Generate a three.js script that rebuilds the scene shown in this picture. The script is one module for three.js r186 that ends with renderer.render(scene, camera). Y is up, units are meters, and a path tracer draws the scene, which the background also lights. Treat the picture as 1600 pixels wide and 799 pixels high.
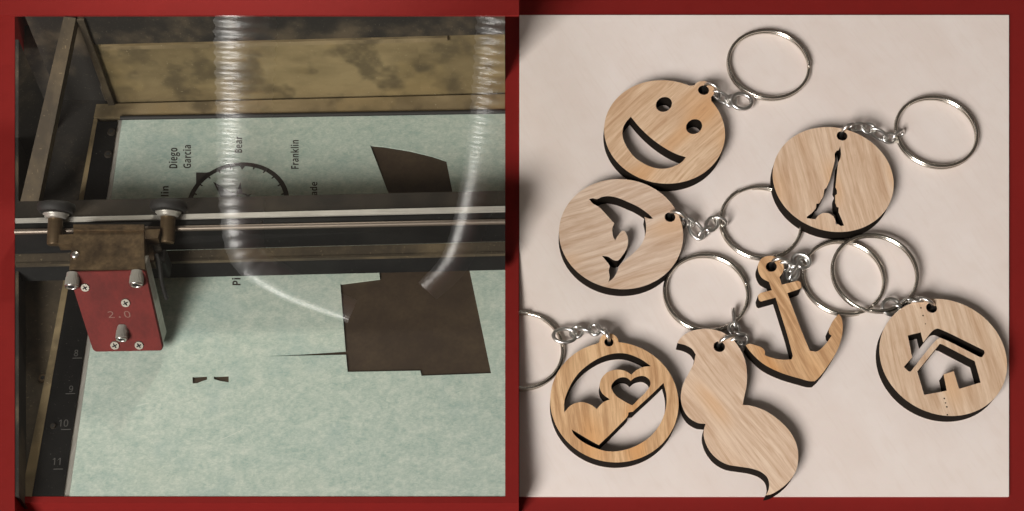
import * as THREE from 'three';
import { mergeGeometries } from 'three/addons/utils/BufferGeometryUtils.js';
import { RoundedBoxGeometry } from 'three/addons/geometries/RoundedBoxGeometry.js';
import { FontLoader } from 'three/addons/loaders/FontLoader.js';
import { RectAreaLightUniformsLib } from 'three/addons/lights/RectAreaLightUniformsLib.js';

// ---------------------------------------------------------------- camera, light, exposure
RectAreaLightUniformsLib.init();
const scene = new THREE.Scene();
const F = 2300, W = 1600, H = 799, PITCH = THREE.MathUtils.degToRad(63.5), DIST = 0.70;
const camera = new THREE.PerspectiveCamera(2 * Math.atan(H / 2 / F) * 180 / Math.PI, W / H, 0.02, 30);
camera.position.set(0, DIST * Math.sin(PITCH), DIST * Math.cos(PITCH));
camera.lookAt(0, 0, 0);
camera.updateMatrixWorld(true);
const renderer = new THREE.WebGLRenderer({ antialias: true });
renderer.setSize(1024, 511);
renderer.toneMapping = THREE.LinearToneMapping;
renderer.toneMappingExposure = 1.0;
renderer.shadowMap.enabled = true;
scene.background = new THREE.Color().setRGB(0.090, 0.078, 0.066);   // dim, even light of the room

function areaLight(name, pos, target, w, h, intensity, rgb) {
  const l = new THREE.RectAreaLight(new THREE.Color().setRGB(...rgb), intensity, w, h);
  l.name = name; l.position.set(...pos); l.lookAt(...target); scene.add(l);
  return l;
}
const KEY = { pos: [-1.44, 2.04, 2.14], target: [0, 0, 0], size: 1.2, power: 31, rgb: [1, 0.965, 0.925] };
const STRIP = { pos: [-0.50, 0.20, -0.20], target: [-0.36, 1.00, -0.78], w: 0.16, h: 0.24, power: 105, rgb: [1, 0.97, 0.92] };
areaLight('strip_light', STRIP.pos, STRIP.target, STRIP.w, STRIP.h, STRIP.power, STRIP.rgb);
areaLight('window_light', KEY.pos, KEY.target, KEY.size, KEY.size, KEY.power, KEY.rgb);

// ---------------------------------------------------------------- helpers
const V = (x, y, z) => new THREE.Vector3(x, y, z);
let seed = 7;
const rnd = () => { seed = (seed * 1664525 + 1013904223) >>> 0; return seed / 4294967296; };
const rr = (a, b) => a + (b - a) * rnd();
const ray = (px, py) => V((px - W / 2) / F, -(py - H / 2) / F, -1).applyQuaternion(camera.quaternion);
// a point of the measured picture, on the level y = h above the table
function T(px, py, h = 0) {
  const d = ray(px, py), k = (h - camera.position.y) / d.y;
  return camera.position.clone().addScaledVector(d, k);
}
// the machine stands in its own frame: its bed falls away to the rear
const machine = new THREE.Object3D();
machine.position.copy(T(405, 520, 0.0058));
machine.rotation.x = -THREE.MathUtils.degToRad(6);
machine.updateMatrixWorld(true);
const toLocal = machine.matrixWorld.clone().invert();
const camL = camera.position.clone().applyMatrix4(toLocal);
function M(px, py, h = 0) {   // the same, on the level h above the machine's bed, in the machine's frame
  const d = ray(px, py).transformDirection(toLocal), k = (h - camL.y) / d.y;
  return camL.clone().addScaledVector(d, k);
}
const taken = new Set();
function numbered(name) { let n = name, k = 0; while (taken.has(n)) n = name + '_' + String(++k).padStart(3, '0'); taken.add(n); return n; }
function thing(name, label, category, pos, group, kind) {
  const o = new THREE.Group(); o.name = numbered(name); if (pos) o.position.copy(pos);
  o.userData = { label, category }; if (group) o.userData.group = group; if (kind) o.userData.kind = kind;
  scene.add(o); return o;
}
function machineThing(name, label, category, group) {
  const o = thing(name, label, category, machine.position, group); o.quaternion.copy(machine.quaternion); return o;
}
function part(name, geo, mat, parent, label) {
  const m = new THREE.Mesh(geo, mat); m.name = name; m.castShadow = m.receiveShadow = true;
  if (label) m.userData.label = label;
  parent.add(m); return m;
}
const lin = (r, g, b) => new THREE.Color().setRGB(r, g, b);
function std(o) { return new THREE.MeshStandardMaterial(o); }

// tileable value noise
function noiseGrid(n, s) { let q = s; const a = new Float32Array(n * n); for (let i = 0; i < a.length; i++) { q = (q * 1664525 + 1013904223) >>> 0; a[i] = q / 4294967296; } return a; }
const grids = {};
function vnoise(x, y, n, s) {   // period 1, n cells
  const key = n + ':' + s, g = grids[key] ??= noiseGrid(n, s * 7919 + 13);
  x = ((x % 1) + 1) % 1 * n; y = ((y % 1) + 1) % 1 * n;
  const i = Math.floor(x), j = Math.floor(y), u = x - i, v = y - j, a = u * u * (3 - 2 * u), b = v * v * (3 - 2 * v);
  const i0 = i % n, i1 = (i + 1) % n, j0 = j % n, j1 = (j + 1) % n;
  return (g[j0 * n + i0] * (1 - a) + g[j0 * n + i1] * a) * (1 - b) + (g[j1 * n + i0] * (1 - a) + g[j1 * n + i1] * a) * b;
}
function vn2(x, y, nx, ny, s) {   // period 1, nx by ny cells
  const key = nx + 'x' + ny + ':' + s, m = Math.max(nx, ny), g = grids[key] ??= noiseGrid(m, s * 7919 + 29);
  x = ((x % 1) + 1) % 1 * nx; y = ((y % 1) + 1) % 1 * ny;
  const i = Math.floor(x), j = Math.floor(y), u = x - i, v = y - j, a = u * u * (3 - 2 * u), b = v * v * (3 - 2 * v);
  const i0 = i % nx, i1 = (i + 1) % nx, j0 = j % ny, j1 = (j + 1) % ny;
  return (g[j0 * m + i0] * (1 - a) + g[j0 * m + i1] * a) * (1 - b) + (g[j1 * m + i0] * (1 - a) + g[j1 * m + i1] * a) * b;
}
function fbm(x, y, n, s, oct = 4) { let t = 0, w = 0.5, sum = 0; for (let o = 0; o < oct; o++) { t += w * vnoise(x, y, n << o, s + o); sum += w; w *= 0.55; } return t / sum; }
function dataTex(size, fn, srgb = true) {
  const d = new Uint8Array(size * size * 4);
  for (let j = 0; j < size; j++) for (let i = 0; i < size; i++) {
    const c = fn(i / size, j / size), k = 4 * (j * size + i);
    d[k] = Math.max(0, Math.min(255, c[0])); d[k + 1] = Math.max(0, Math.min(255, c[1])); d[k + 2] = Math.max(0, Math.min(255, c[2])); d[k + 3] = 255;
  }
  const t = new THREE.DataTexture(d, size, size); t.wrapS = t.wrapT = THREE.RepeatWrapping; t.magFilter = THREE.LinearFilter; t.minFilter = THREE.LinearMipmapLinearFilter; t.generateMipmaps = true;
  if (srgb) t.colorSpace = THREE.SRGBColorSpace; t.needsUpdate = true; return t;
}
function canvasTex(size, draw, srgb = true) {
  const c = document.createElement('canvas'); c.width = c.height = size; const g = c.getContext('2d'); draw(g, size);
  const t = new THREE.CanvasTexture(c); t.wrapS = t.wrapT = THREE.RepeatWrapping; if (srgb) t.colorSpace = THREE.SRGBColorSpace; return t;
}
const mix = (a, b, t) => a.map((v, i) => v + (b[i] - v) * t);
const clamp01 = (t) => Math.max(0, Math.min(1, t));
const sstep = (a, b, t) => { t = clamp01((t - a) / (b - a)); return t * t * (3 - 2 * t); };

// ---------------------------------------------------------------- textures and materials
function woodTex(s, base, dark, orange, contrast) {
  return dataTex(1024, (u, v) => {                    // grain runs along v
    const x = u + (vn2(u, v, 3, 2, s) - 0.5) * 0.07 + (vn2(u, v, 7, 4, s + 1) - 0.5) * 0.012;
    const band = 0.6 * vn2(x, v, 8, 1, s + 5) + 0.4 * vn2(x, v, 19, 2, s + 6);
    const ring = 0.5 + 0.5 * Math.sin((x * 11 + band * 2.2) * Math.PI * 2);
    const fine = vn2(x, v, 170, 12, s + 9), finer = vn2(x, v, 340, 30, s + 11), mid = vn2(x, v, 60, 5, s + 13);
    const streak = sstep(0.68, 0.97, vn2(x, v, 110, 10, s + 15)) * sstep(0.35, 0.65, vn2(u, v, 6, 4, s + 21));
    const pore = sstep(0.84, 0.95, vn2(x, v, 256, 60, s + 17));
    let c = mix(base, dark, contrast * clamp01(0.42 * band + 0.2 * Math.pow(ring, 4) + 0.26 * (fine - 0.5) + 0.14 * (finer - 0.5) + 0.34 * (mid - 0.5) + 0.3 * (vn2(x, v, 30, 2, s + 41) - 0.5)));
    c = mix(c, orange, 0.75 * sstep(0.42, 0.85, vn2(x, v, 6, 2, s + 30)));
    c = mix(c, dark, contrast * (0.3 * streak + 0.14 * pore));
    return c;
  });
}
const texPale = woodTex(3, [226, 205, 184], [170, 134, 104], [214, 172, 130], 0.85);
const texOak = woodTex(11, [224, 190, 152], [144, 100, 64], [212, 158, 104], 0.95);
const texRed = woodTex(29, [226, 200, 172], [170, 128, 94], [212, 162, 114], 0.9);
const texBoard = dataTex(1024, (u, v) => {
  const x = u + (vn2(u, v, 3, 2, 51) - 0.5) * 0.06;
  const band = 0.6 * vn2(x, v, 5, 1, 57) + 0.4 * vn2(x, v, 14, 3, 58), fine = vn2(x, v, 150, 22, 61), mott = fbm(u, v, 24, 66, 3);
  let c = mix([236, 225, 219], [226, 209, 200], clamp01(1.2 * (band - 0.2)));
  c = mix(c, [212, 193, 180], 0.08 * sstep(0.6, 0.95, fine) + 0.2 * mott);
  return c;
});
const texRedPaint = dataTex(512, (u, v) => { const m = fbm(u, v, 40, 77, 3), l = fbm(u, v, 4, 80, 3); return mix([128, 30, 27], [118, 27, 24], clamp01(0.55 * m + 0.5 * l)); });
const texPaper = canvasTex(2048, (g, S) => {
  const img = g.createImageData(S, S), d = img.data;
  for (let j = 0; j < S; j++) for (let i = 0; i < S; i++) {
    const u = i / S, v = j / S, a = fbm(u, v, 7, 101, 3), b = fbm(u, v * 1.5, 42, 105, 3), e = vnoise(u, v * 2, 300, 111), f = vnoise(u * 2, v, 480, 115);
    let t = 0.25 * (a - 0.5) + 0.75 * (b - 0.5) + 0.62 * (e - 0.5) + 0.3 * (f - 0.5) + 0.5 * (vnoise(u, v * 1, 150, 117) - 0.5);
    let c = mix([196, 206, 195], [154, 175, 166], clamp01(0.46 + 0.8 * t));
    c = mix(c, [140, 166, 164], 0.25 * sstep(0.62, 0.85, fbm(u, v, 13, 121, 3)));
    c = mix(c, [196, 200, 180], 0.3 * sstep(0.56, 0.8, fbm(u, v, 5, 128, 2)));
    const k = 4 * (j * S + i); d[k] = c[0]; d[k + 1] = c[1]; d[k + 2] = c[2]; d[k + 3] = 255;
  }
  g.putImageData(img, 0, 0);
  g.lineCap = 'round';
  for (let n = 0; n < 15000; n++) {                    // paper fibres
    const x = rr(0, S), y = rr(0, S), a = rr(-0.6, 0.6) + (rnd() < 0.25 ? 1.4 : 0), l = rr(8, 34), b = rr(-8, 8), light = rnd() < 0.6;
    g.strokeStyle = light ? `rgba(218,226,210,${rr(0.06, 0.24)})` : `rgba(112,142,134,${rr(0.06, 0.2)})`; g.lineWidth = rr(1.2, 3.2);
    g.beginPath(); g.moveTo(x, y); g.quadraticCurveTo(x + l * Math.cos(a) / 2 + b, y + l * Math.sin(a) / 2 + b, x + l * Math.cos(a), y + l * Math.sin(a)); g.stroke();
  }
});
const texEngraved = dataTex(512, (u, v) => { const m = fbm(u, v, 12, 201, 4), s = fbm(u, v, 90, 207, 2); return mix([64, 50, 36], [84, 69, 51], clamp01(0.2 + 1.3 * (m - 0.35) + 0.5 * (s - 0.5))); });
const texGrime = dataTex(512, (u, v) => {
  const m = fbm(u, v, 5, 301, 5), s = fbm(u * 1, v, 60, 309, 3), sp = vnoise(u, v, 200, 311);
  let c = mix([60, 52, 40], [112, 98, 74], clamp01(1.6 * (m - 0.32) + 0.4 * (s - 0.5)));
  return sp > 0.93 ? mix(c, [150, 136, 108], 0.5) : c;
});
const texTan = dataTex(1024, (u, v) => {              // smoke-stained back panel
  const m = fbm(u, v, 5, 401, 5), s = fbm(u * 0.4, v, 40, 409, 3), p = fbm(u, v, 14, 413, 4), sp = vnoise(u, v, 330, 417);
  let c = mix([150, 131, 96], [100, 85, 58], clamp01(1.5 * (m - 0.3) + 0.5 * (s - 0.5)));
  c = mix(c, [70, 60, 42], 0.6 * sstep(0.48, 0.8, p));
  c = mix(c, [168, 144, 98], 0.4 * sstep(0.58, 0.75, fbm(u, v, 9, 431, 3)));
  return sp > 0.95 ? mix(c, [190, 178, 150], 0.5) : c;
});
const texSoot = dataTex(512, (u, v) => {
  const m = fbm(u, v, 6, 451, 5), sp = vnoise(u, v, 256, 457);
  let c = mix([30, 27, 23], [92, 80, 62], 0.9 * sstep(0.42, 0.78, m)); return sp > 0.95 ? mix(c, [140, 130, 110], 0.4) : c;
});
const texBlack = dataTex(512, (u, v) => { const m = fbm(u, v, 8, 501, 4), sp = vnoise(u, v, 220, 507); let c = mix([13, 13, 13], [31, 30, 28], clamp01(1.5 * (m - 0.3))); return sp > 0.975 ? [110, 108, 100] : c; });
const texBrushed = dataTex(512, (u, v) => { const m = vnoise(u * 0.02, v, 400, 551), n = fbm(u, v, 7, 555, 4); return mix([150, 146, 138], [205, 202, 194], clamp01(0.5 * m + 0.6 * n)); });
const texBrass = dataTex(512, (u, v) => { const m = fbm(u, v, 6, 601, 5), n = fbm(u, v, 40, 607, 3); return mix([126, 106, 78], [62, 50, 38], clamp01(1.7 * (m - 0.3) + 0.5 * (n - 0.5))); });
const texDust = dataTex(512, (u, v) => { const m = fbm(u, v, 6, 651, 5), n = vnoise(u, v, 200, 655); return mix([44, 40, 35], [80, 72, 62], clamp01(1.5 * (m - 0.3) + (n > 0.93 ? 0.5 : 0))); });

const texAnod = dataTex(512, (u, v) => { const m = fbm(u, v, 7, 701, 4), n = fbm(u, v, 60, 705, 2); return mix([104, 33, 29], [82, 25, 22], clamp01(1.6 * (m - 0.3) + 0.5 * (n - 0.5))); });
const rep = (t, metres) => { t.repeat.set(1 / metres, 1 / metres); return t; };
rep(texPale, 0.062); rep(texOak, 0.062); rep(texRed, 0.062); rep(texBoard, 0.16); rep(texRedPaint, 0.2); rep(texPaper, 0.24); rep(texEngraved, 0.11);
rep(texGrime, 0.14); rep(texTan, 0.19); rep(texSoot, 0.13); rep(texBlack, 0.1); rep(texBrushed, 0.08); rep(texBrass, 0.05); rep(texDust, 0.09); rep(texAnod, 0.05);
const mat = {
  board: std({ map: texBoard, roughness: 0.62 }),
  red: new THREE.MeshPhysicalMaterial({ map: texRedPaint, roughness: 0.8, specularIntensity: 0.35 }),
  burnt: new THREE.MeshPhysicalMaterial({ color: lin(0.011, 0.008, 0.006), roughness: 0.9, specularIntensity: 0.15 }),
  steel: std({ color: lin(0.60, 0.56, 0.50), metalness: 1, roughness: 0.2 }),
  bright: std({ color: lin(0.72, 0.70, 0.67), metalness: 1, roughness: 0.3 }),
  paper: std({ map: texPaper, color: lin(1.0, 0.99, 0.98), bumpMap: texPaper, bumpScale: 0.00012, roughness: 0.9 }),
  engraved: std({ map: texEngraved, color: lin(0.72, 0.70, 0.68), roughness: 0.8 }),
  ink: std({ color: lin(0.036, 0.030, 0.026), roughness: 0.9 }),
  grime: std({ map: texGrime, roughness: 0.7 }),
  brace: std({ map: texGrime, color: lin(1.05, 1.0, 0.92), roughness: 0.8 }),
  tan: std({ map: texTan, color: lin(0.88, 0.9, 0.86), roughness: 0.75 }),
  tanStrip: std({ map: texTan, color: lin(0.92, 0.94, 0.98), roughness: 0.8 }),
  soot: std({ map: texSoot, roughness: 0.75 }),
  black: new THREE.MeshPhysicalMaterial({ map: texBlack, color: lin(0.8, 0.8, 0.8), roughness: 0.6, specularIntensity: 0.5 }),
  dust: new THREE.MeshPhysicalMaterial({ map: texDust, color: lin(0.62, 0.60, 0.57), roughness: 0.7, specularIntensity: 0.5 }),
  brushed: std({ map: texBrushed, metalness: 0.55, roughness: 0.36 }),
  aluminium: std({ map: texBrushed, metalness: 0.5, roughness: 0.5 }),
  brass: std({ map: texBrass, metalness: 0.6, roughness: 0.42 }),
  ledge: std({ map: texGrime, color: lin(1.15, 1.15, 1.15), roughness: 0.8 }),
  screw: std({ map: texBrushed, color: lin(0.55, 0.53, 0.5), metalness: 0.7, roughness: 0.45 }),
  strip: std({ map: texBrushed, metalness: 0.25, roughness: 0.4 }),
  copper: std({ color: lin(0.20, 0.165, 0.135), metalness: 0.7, roughness: 0.45 }),
  anodised: new THREE.MeshPhysicalMaterial({ map: texAnod, color: lin(1, 1, 1), metalness: 0.1, roughness: 0.68, specularIntensity: 0.5 }),
  rubber: std({ color: lin(0.014, 0.013, 0.012), roughness: 0.7 }),
  hole: std({ color: lin(0.01, 0.01, 0.01), roughness: 0.9 }),
  scribe: std({ color: lin(0.19, 0.085, 0.065), roughness: 0.7 }),
  numeral: std({ color: lin(0.075, 0.072, 0.066), roughness: 0.7 }),
  lid: new THREE.MeshPhysicalMaterial({ color: lin(0.97, 0.97, 0.95), transmission: 1, thickness: 0, roughness: 0.0, ior: 1.6 }),
  foil: std({ color: lin(0.86, 0.86, 0.85), metalness: 1, roughness: 0.46 }),
  glow: std({ color: lin(0.8, 0.8, 0.8), emissive: lin(1, 0.95, 0.88), emissiveIntensity: 1.2 }),
};
for (const m of Object.values(mat)) m.side = THREE.DoubleSide;

// ---------------------------------------------------------------- geometry helpers
function spline(pts) {           // closed outline; a point [x, y, 1] is a sharp corner
  const n = pts.length, corners = pts.map((p, i) => p[2] ? i : -1).filter((i) => i >= 0), out = [];
  const run = (ps, closed) => { const c = new THREE.CatmullRomCurve3(ps.map((p) => V(p[0], p[1], 0)), closed, 'centripetal'); return c.getPoints(ps.length * 5).slice(0, -1); };
  if (!corners.length) return run(pts, true).map((p) => [p.x, p.y]);
  for (let c = 0; c < corners.length; c++) {
    const a = corners[c], b = corners[(c + 1) % corners.length] + (c === corners.length - 1 ? n : 0), seg = [];
    for (let i = a; i <= b; i++) seg.push(pts[i % n]);
    if (seg.length === 2) out.push([seg[0][0], seg[0][1]]); else out.push(...run(seg, false).map((p) => [p.x, p.y]));
  }
  return out;
}
const zoomed = (ox, oy, s) => (pts) => pts.map(([x, y, c]) => [ox + x / s, oy + y / s, c]);
const ell = (cx, cy, r, ry = r, n = 48, a = 0) => Array.from({ length: n }, (_, i) => { const t = i / n * 2 * Math.PI, x = r * Math.cos(t), y = ry * Math.sin(t); return [cx + x * Math.cos(a) - y * Math.sin(a), cy + x * Math.sin(a) + y * Math.cos(a)]; });
function uvTurn(geo, angle, ou = 0, ov = 0) {
  const p = geo.attributes.position, uv = new Float32Array(p.count * 2), c = Math.cos(angle), s = Math.sin(angle);
  for (let i = 0; i < p.count; i++) { const x = p.getX(i), z = p.getZ(i) + 0.35 * p.getY(i); uv[2 * i] = c * x - s * z + ou; uv[2 * i + 1] = s * x + c * z + ov; }
  geo.setAttribute('uv', new THREE.BufferAttribute(uv, 2)); return geo;
}
function uvBox(geo) {             // metres, by the main direction of each face
  const g = geo.index ? geo.toNonIndexed() : geo, p = g.attributes.position; if (!g.attributes.normal) g.computeVertexNormals();
  const n = g.attributes.normal, uv = new Float32Array(p.count * 2);
  for (let i = 0; i < p.count; i++) {
    const ax = Math.abs(n.getX(i)), ay = Math.abs(n.getY(i)), az = Math.abs(n.getZ(i));
    const [a, b] = ay >= ax && ay >= az ? [p.getX(i), p.getZ(i)] : az >= ax ? [p.getX(i), p.getY(i)] : [p.getZ(i), p.getY(i)];
    uv[2 * i] = a + 0.31; uv[2 * i + 1] = b + 0.17;
  }
  g.setAttribute('uv', new THREE.BufferAttribute(uv, 2)); return g;
}
// a slab: outline and holes as points (Vector3 list, x and z used), from level y0 to y1
function slab(outline, holes, y0, y1, o = V(0, 0, 0)) {
  const pt = (p) => new THREE.Vector2(p.x - o.x, -(p.z - o.z));
  const s = new THREE.Shape(outline.map(pt)); for (const h of holes) s.holes.push(new THREE.Path(h.map(pt)));
  const g = new THREE.ExtrudeGeometry(s, { depth: y1 - y0, bevelEnabled: false }); g.rotateX(-Math.PI / 2); g.translate(0, y0, 0); return g;
}
// a prism between two end polygons of the same number of points
function prism(A, B) {
  const n = A.length, pos = [], push = (...q) => q.forEach((p) => pos.push(p.x, p.y, p.z));
  for (let i = 0; i < n; i++) { const j = (i + 1) % n; push(A[i], B[i], B[j], A[i], B[j], A[j]); }
  for (let i = 1; i < n - 1; i++) { push(A[0], A[i], A[i + 1]); push(B[0], B[i + 1], B[i]); }
  const g = new THREE.BufferGeometry(); g.setAttribute('position', new THREE.Float32BufferAttribute(pos, 3)); g.computeVertexNormals(); return uvBox(g);
}
function hexa(top, y0) {          // four top points (each with its height) down to level y0
  return prism(top, top.map((p) => V(p.x, y0, p.z)));
}
const up = V(0, 1, 0);
function orient(geo, from, dir) { geo.applyQuaternion(new THREE.Quaternion().setFromUnitVectors(up, dir.clone().normalize())); geo.translate(from.x, from.y, from.z); return geo; }
const cyl = (from, dir, r, len, seg = 28, r2 = r) => { const g = new THREE.CylinderGeometry(r2, r, len, seg); g.translate(0, len / 2, 0); return orient(g, from, dir); };

// ---------------------------------------------------------------- the red table top, with the opening the machine is let into
{
  const out = [V(-1.1, 0, -1.2), V(1.1, 0, -1.2), V(1.1, 0, 0.9), V(-1.1, 0, 0.9)];
  const hole = [T(22.5, 6), T(789.6, 6), T(789.6, 700), T(22.5, 700)];
  const t = part('table_top', uvTurn(slab(out, [hole], -0.02, 0), 0.3), mat.red, scene);
  t.userData = { label: 'dark red painted table top under everything', category: 'table top', kind: 'structure' };
  taken.add('table_top');
}

// ---------------------------------------------------------------- pale plywood board
const BOARD = 0.0015;
{
  const c = [T(811.5, 23.5, BOARD), T(1577, 23.5, BOARD), T(1577, 776, BOARD), T(811.5, 776, BOARD)];
  const o = c[0].clone().add(c[2]).multiplyScalar(0.5); o.y = 0;
  const b = part('plywood_board', uvTurn(slab(c, [], 0.0004, BOARD, o), 0.5), mat.board, scene);
  b.position.copy(o); b.userData = { label: 'pale pinkish plywood board that all the keychains lie on', category: 'board' }; taken.add('plywood_board');
}

// ---------------------------------------------------------------- keychains
const THICK = 0.0078, TOP = BOARD + THICK;
const P = (pts, h = TOP) => pts.map(([x, y]) => T(x, y, h));
const px2m = (py) => { const p = T(1200, py, TOP); return T(1201, py, TOP).x - p.x; };
function disc(cx, cy, rpx, n = 96) { const c = T(cx, cy, TOP), r = rpx * px2m(cy); return Array.from({ length: n }, (_, i) => { const t = i / n * 2 * Math.PI; return V(c.x + r * Math.cos(t), TOP, c.z + r * Math.sin(t)); }); }
function splitRing(k, o, cx, cy, rpx, lift, turn, tip = 0, tipAxis = 0) {
  const c = T(cx, cy, BOARD + 0.0012 + lift), r = (rpx - 2.5) * px2m(cy), pts = [], wire = 0.00088, turns = 1.93, N = 170;
  for (let i = 0; i <= N; i++) {
    const t = i / N, a = turn + t * turns * 2 * Math.PI, e = 0.0016 * (sstep(0.44, 0.56, t));
    pts.push(V(r * Math.cos(a), e - 0.0008, r * Math.sin(a)));
  }
  const g = new THREE.TubeGeometry(new THREE.CatmullRomCurve3(pts), 220, wire, 9, false);
  for (const end of [pts[0], pts[N]]) { const s = new THREE.SphereGeometry(wire * 1.02, 9, 6); s.translate(end.x, end.y, end.z); g.userData.ends = (g.userData.ends ?? []).concat(s); }
  const all = mergeGeometries([g, ...g.userData.ends]); all.userData = {};
  const m = part('split_ring', all, mat.steel, k); m.position.copy(c).sub(o);
  if (tip) m.quaternion.setFromAxisAngle(V(Math.cos(tipAxis), 0, Math.sin(tipAxis)), tip);
  return m;
}
function link(k, o, a, b, roll, width, wire, name = 'chain_link', over = 1.32) {
  const A = T(...a).sub(o), B = T(...b).sub(o), mid = A.clone().add(B).multiplyScalar(0.5), d = B.clone().sub(A), len = d.length() * over / 2; d.normalize();
  const side = V(0, 1, 0).cross(d).normalize(), n = d.clone().cross(side).normalize();
  const w = side.clone().multiplyScalar(Math.cos(roll)).addScaledVector(n, Math.sin(roll));
  const pts = []; for (let i = 0; i < 22; i++) { const t = i / 22 * 2 * Math.PI; pts.push(mid.clone().addScaledVector(d, len * Math.cos(t)).addScaledVector(w, width * Math.sin(t))); }
  return part(name, new THREE.TubeGeometry(new THREE.CatmullRomCurve3(pts, true), 44, wire, 8, true), mat.bright, k);
}
function chain(k, o, path, width = 0.0027, wire = 0.00082) {   // path: [px, py, height]; one link per step, each turned against the last
  for (let i = 0; i + 1 < path.length; i++) link(k, o, path[i], path[i + 1], i % 2 ? 0.25 : 1.25, width, wire);
}
function jump(k, o, hole, outside, wire = 0.0009) {            // the loop that goes through the fob's hole
  const a = [hole[0], hole[1], BOARD + THICK * 0.55], b = [outside[0], outside[1], BOARD + THICK * 0.75];
  return link(k, o, a, b, Math.PI / 2 - 0.12, THICK * 0.72, wire, 'jump_ring', 1.12);
}
function keychain(name, label, cx, cy, outline, holes, wood, grain, ou) {
  const o = T(cx, cy, BOARD); const k = thing(name, label, 'keychain', o, 'wooden keychains on the pale board');
  const g = slab(outline, holes, 0.0002, THICK, o);
  uvTurn(g, grain, ou, ou * 1.7);
  part('wooden_fob', g, [wood, mat.burnt], k);
  return [k, o];
}
const wood = (t, r, g, b) => std({ map: t, color: lin(r, g, b), roughness: 0.72, bumpMap: t, bumpScale: 0.00006, side: THREE.DoubleSide });
function discWithTab(cx, cy, rp, tx, ty, tp) {
  const c = T(cx, cy, TOP), R = rp * px2m(cy), tc = T(tx, ty, TOP), tr = tp * px2m(ty), a0 = (p) => Math.atan2(p.z - c.z, p.x - c.x);
  const keep = disc(cx, cy, rp, 110).filter((p) => p.distanceTo(tc) > tr), arc = disc(tx, ty, tp, 44).filter((p) => p.distanceTo(c) > R);
  return [...keep, ...arc].sort((p, q) => a0(p) - a0(q));
}
const holeAt = (x, y, r) => disc(x, y, r, 28);

{ // smiling face
  const z = zoomed(935, 110, 4.095);
  const mouth = P(spline(z([[208, 297, 1], [262, 362], [340, 436], [430, 500], [500, 536], [560, 556, 1], [540, 582], [500, 607], [420, 630], [330, 615], [240, 562], [182, 490], [155, 420], [160, 365], [180, 328]])));
  const eye = (x, y) => P(ell(935 + x / 4.095, 110 + y / 4.095, 13, 11.2, 30, -0.5));
  const [k, o] = keychain('smiling_face_keychain', 'round wooden keychain cut with two eyes and a wide smiling mouth', 1038.5, 204.8, discWithTab(1038.5, 204.8, 94.4, 1099.5, 141, 17), [mouth, eye(420, 218), eye(613, 360), holeAt(1099.5, 141, 8.6)], wood(texRed, 1.0, 0.97, 0.93), -0.75, 0.01);
  jump(k, o, [1101, 140], [1124, 148]);
  chain(k, o, [[1118, 146, 0.008], [1136, 158, 0.005], [1148, 158, 0.005]]);
  link(k, o, [1146, 158, 0.0065], [1172, 159, 0.0055], 0.05, 0.0043, 0.0011, 'chain_link', 1.2);
  splitRing(k, o, 1201, 101, 66, 0.0008, 0.5);
}
{ // tower
  const z = zoomed(1200, 185, 4.098);
  const tower = P(z([[463, 178], [467, 203], [469, 230], [464, 258], [450, 285], [442, 360], [433, 442], [443, 462], [443, 484], [431, 494], [432, 540], [440, 566], [453, 572], [453, 603], [470, 640], [488, 686], [470, 691], [450, 678], [436, 681], [433, 652], [420, 626], [390, 608], [355, 606], [325, 620], [305, 647], [252, 641], [250, 631], [285, 604], [308, 576], [311, 548], [330, 545], [356, 498], [362, 456], [376, 444], [397, 398], [415, 330], [431, 270], [428, 228], [440, 208], [455, 203]]));
  const [k, o] = keychain('tower_keychain', 'round wooden keychain cut with a tall pointed lattice tower silhouette', 1302, 279, disc(1302, 279.2, 94.2), [tower, holeAt(1316, 212.5, 8.4)], wood(texPale, 1.02, 0.96, 0.90), 0.12, 0.013);
  jump(k, o, [1316, 212], [1336, 199]);
  chain(k, o, [[1331, 200, 0.0085], [1350, 198, 0.0085], [1365, 204, 0.0075], [1383, 216, 0.005], [1398, 216, 0.004], [1410, 207, 0.004]], 0.0024);
  splitRing(k, o, 1463, 206.5, 66, 0.0012, 3.4);
}
{ // dolphin
  const z = zoomed(865, 270, 3.995);
  const dolphin = P(spline(z([[222, 165, 1], [245, 160], [270, 165], [300, 152], [345, 147], [400, 157], [460, 181], [530, 214], [590, 256], [622, 287, 1], [600, 288], [568, 276, 1], [578, 330], [570, 400], [540, 460], [490, 510], [440, 552], [412, 580], [396, 620], [375, 655], [344, 683, 1], [350, 650], [345, 610], [350, 582], [326, 548], [302, 519, 1], [340, 525], [375, 546], [402, 548], [432, 515], [456, 475], [466, 430], [456, 385], [435, 362], [405, 388], [384, 422, 1], [370, 390], [368, 345], [380, 318, 1], [350, 285], [310, 240], [280, 212], [245, 192]])));
  const [k, o] = keychain('dolphin_keychain', 'round wooden keychain cut with a leaping dolphin silhouette', 970.5, 364.5, disc(970.5, 364.5, 97), [dolphin, holeAt(1047, 339.5, 8.4)], wood(texPale, 0.97, 0.95, 0.96), -1.2, 0.031);
  jump(k, o, [1047, 340], [1072, 347]);
  chain(k, o, [[1068, 345, 0.007], [1082, 350, 0.006], [1094, 370, 0.005], [1108, 358, 0.006], [1117, 343, 0.006], [1132, 350, 0.0045]], 0.0026);
  splitRing(k, o, 1189, 348, 66, 0.0002, 4.6);
}
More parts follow.
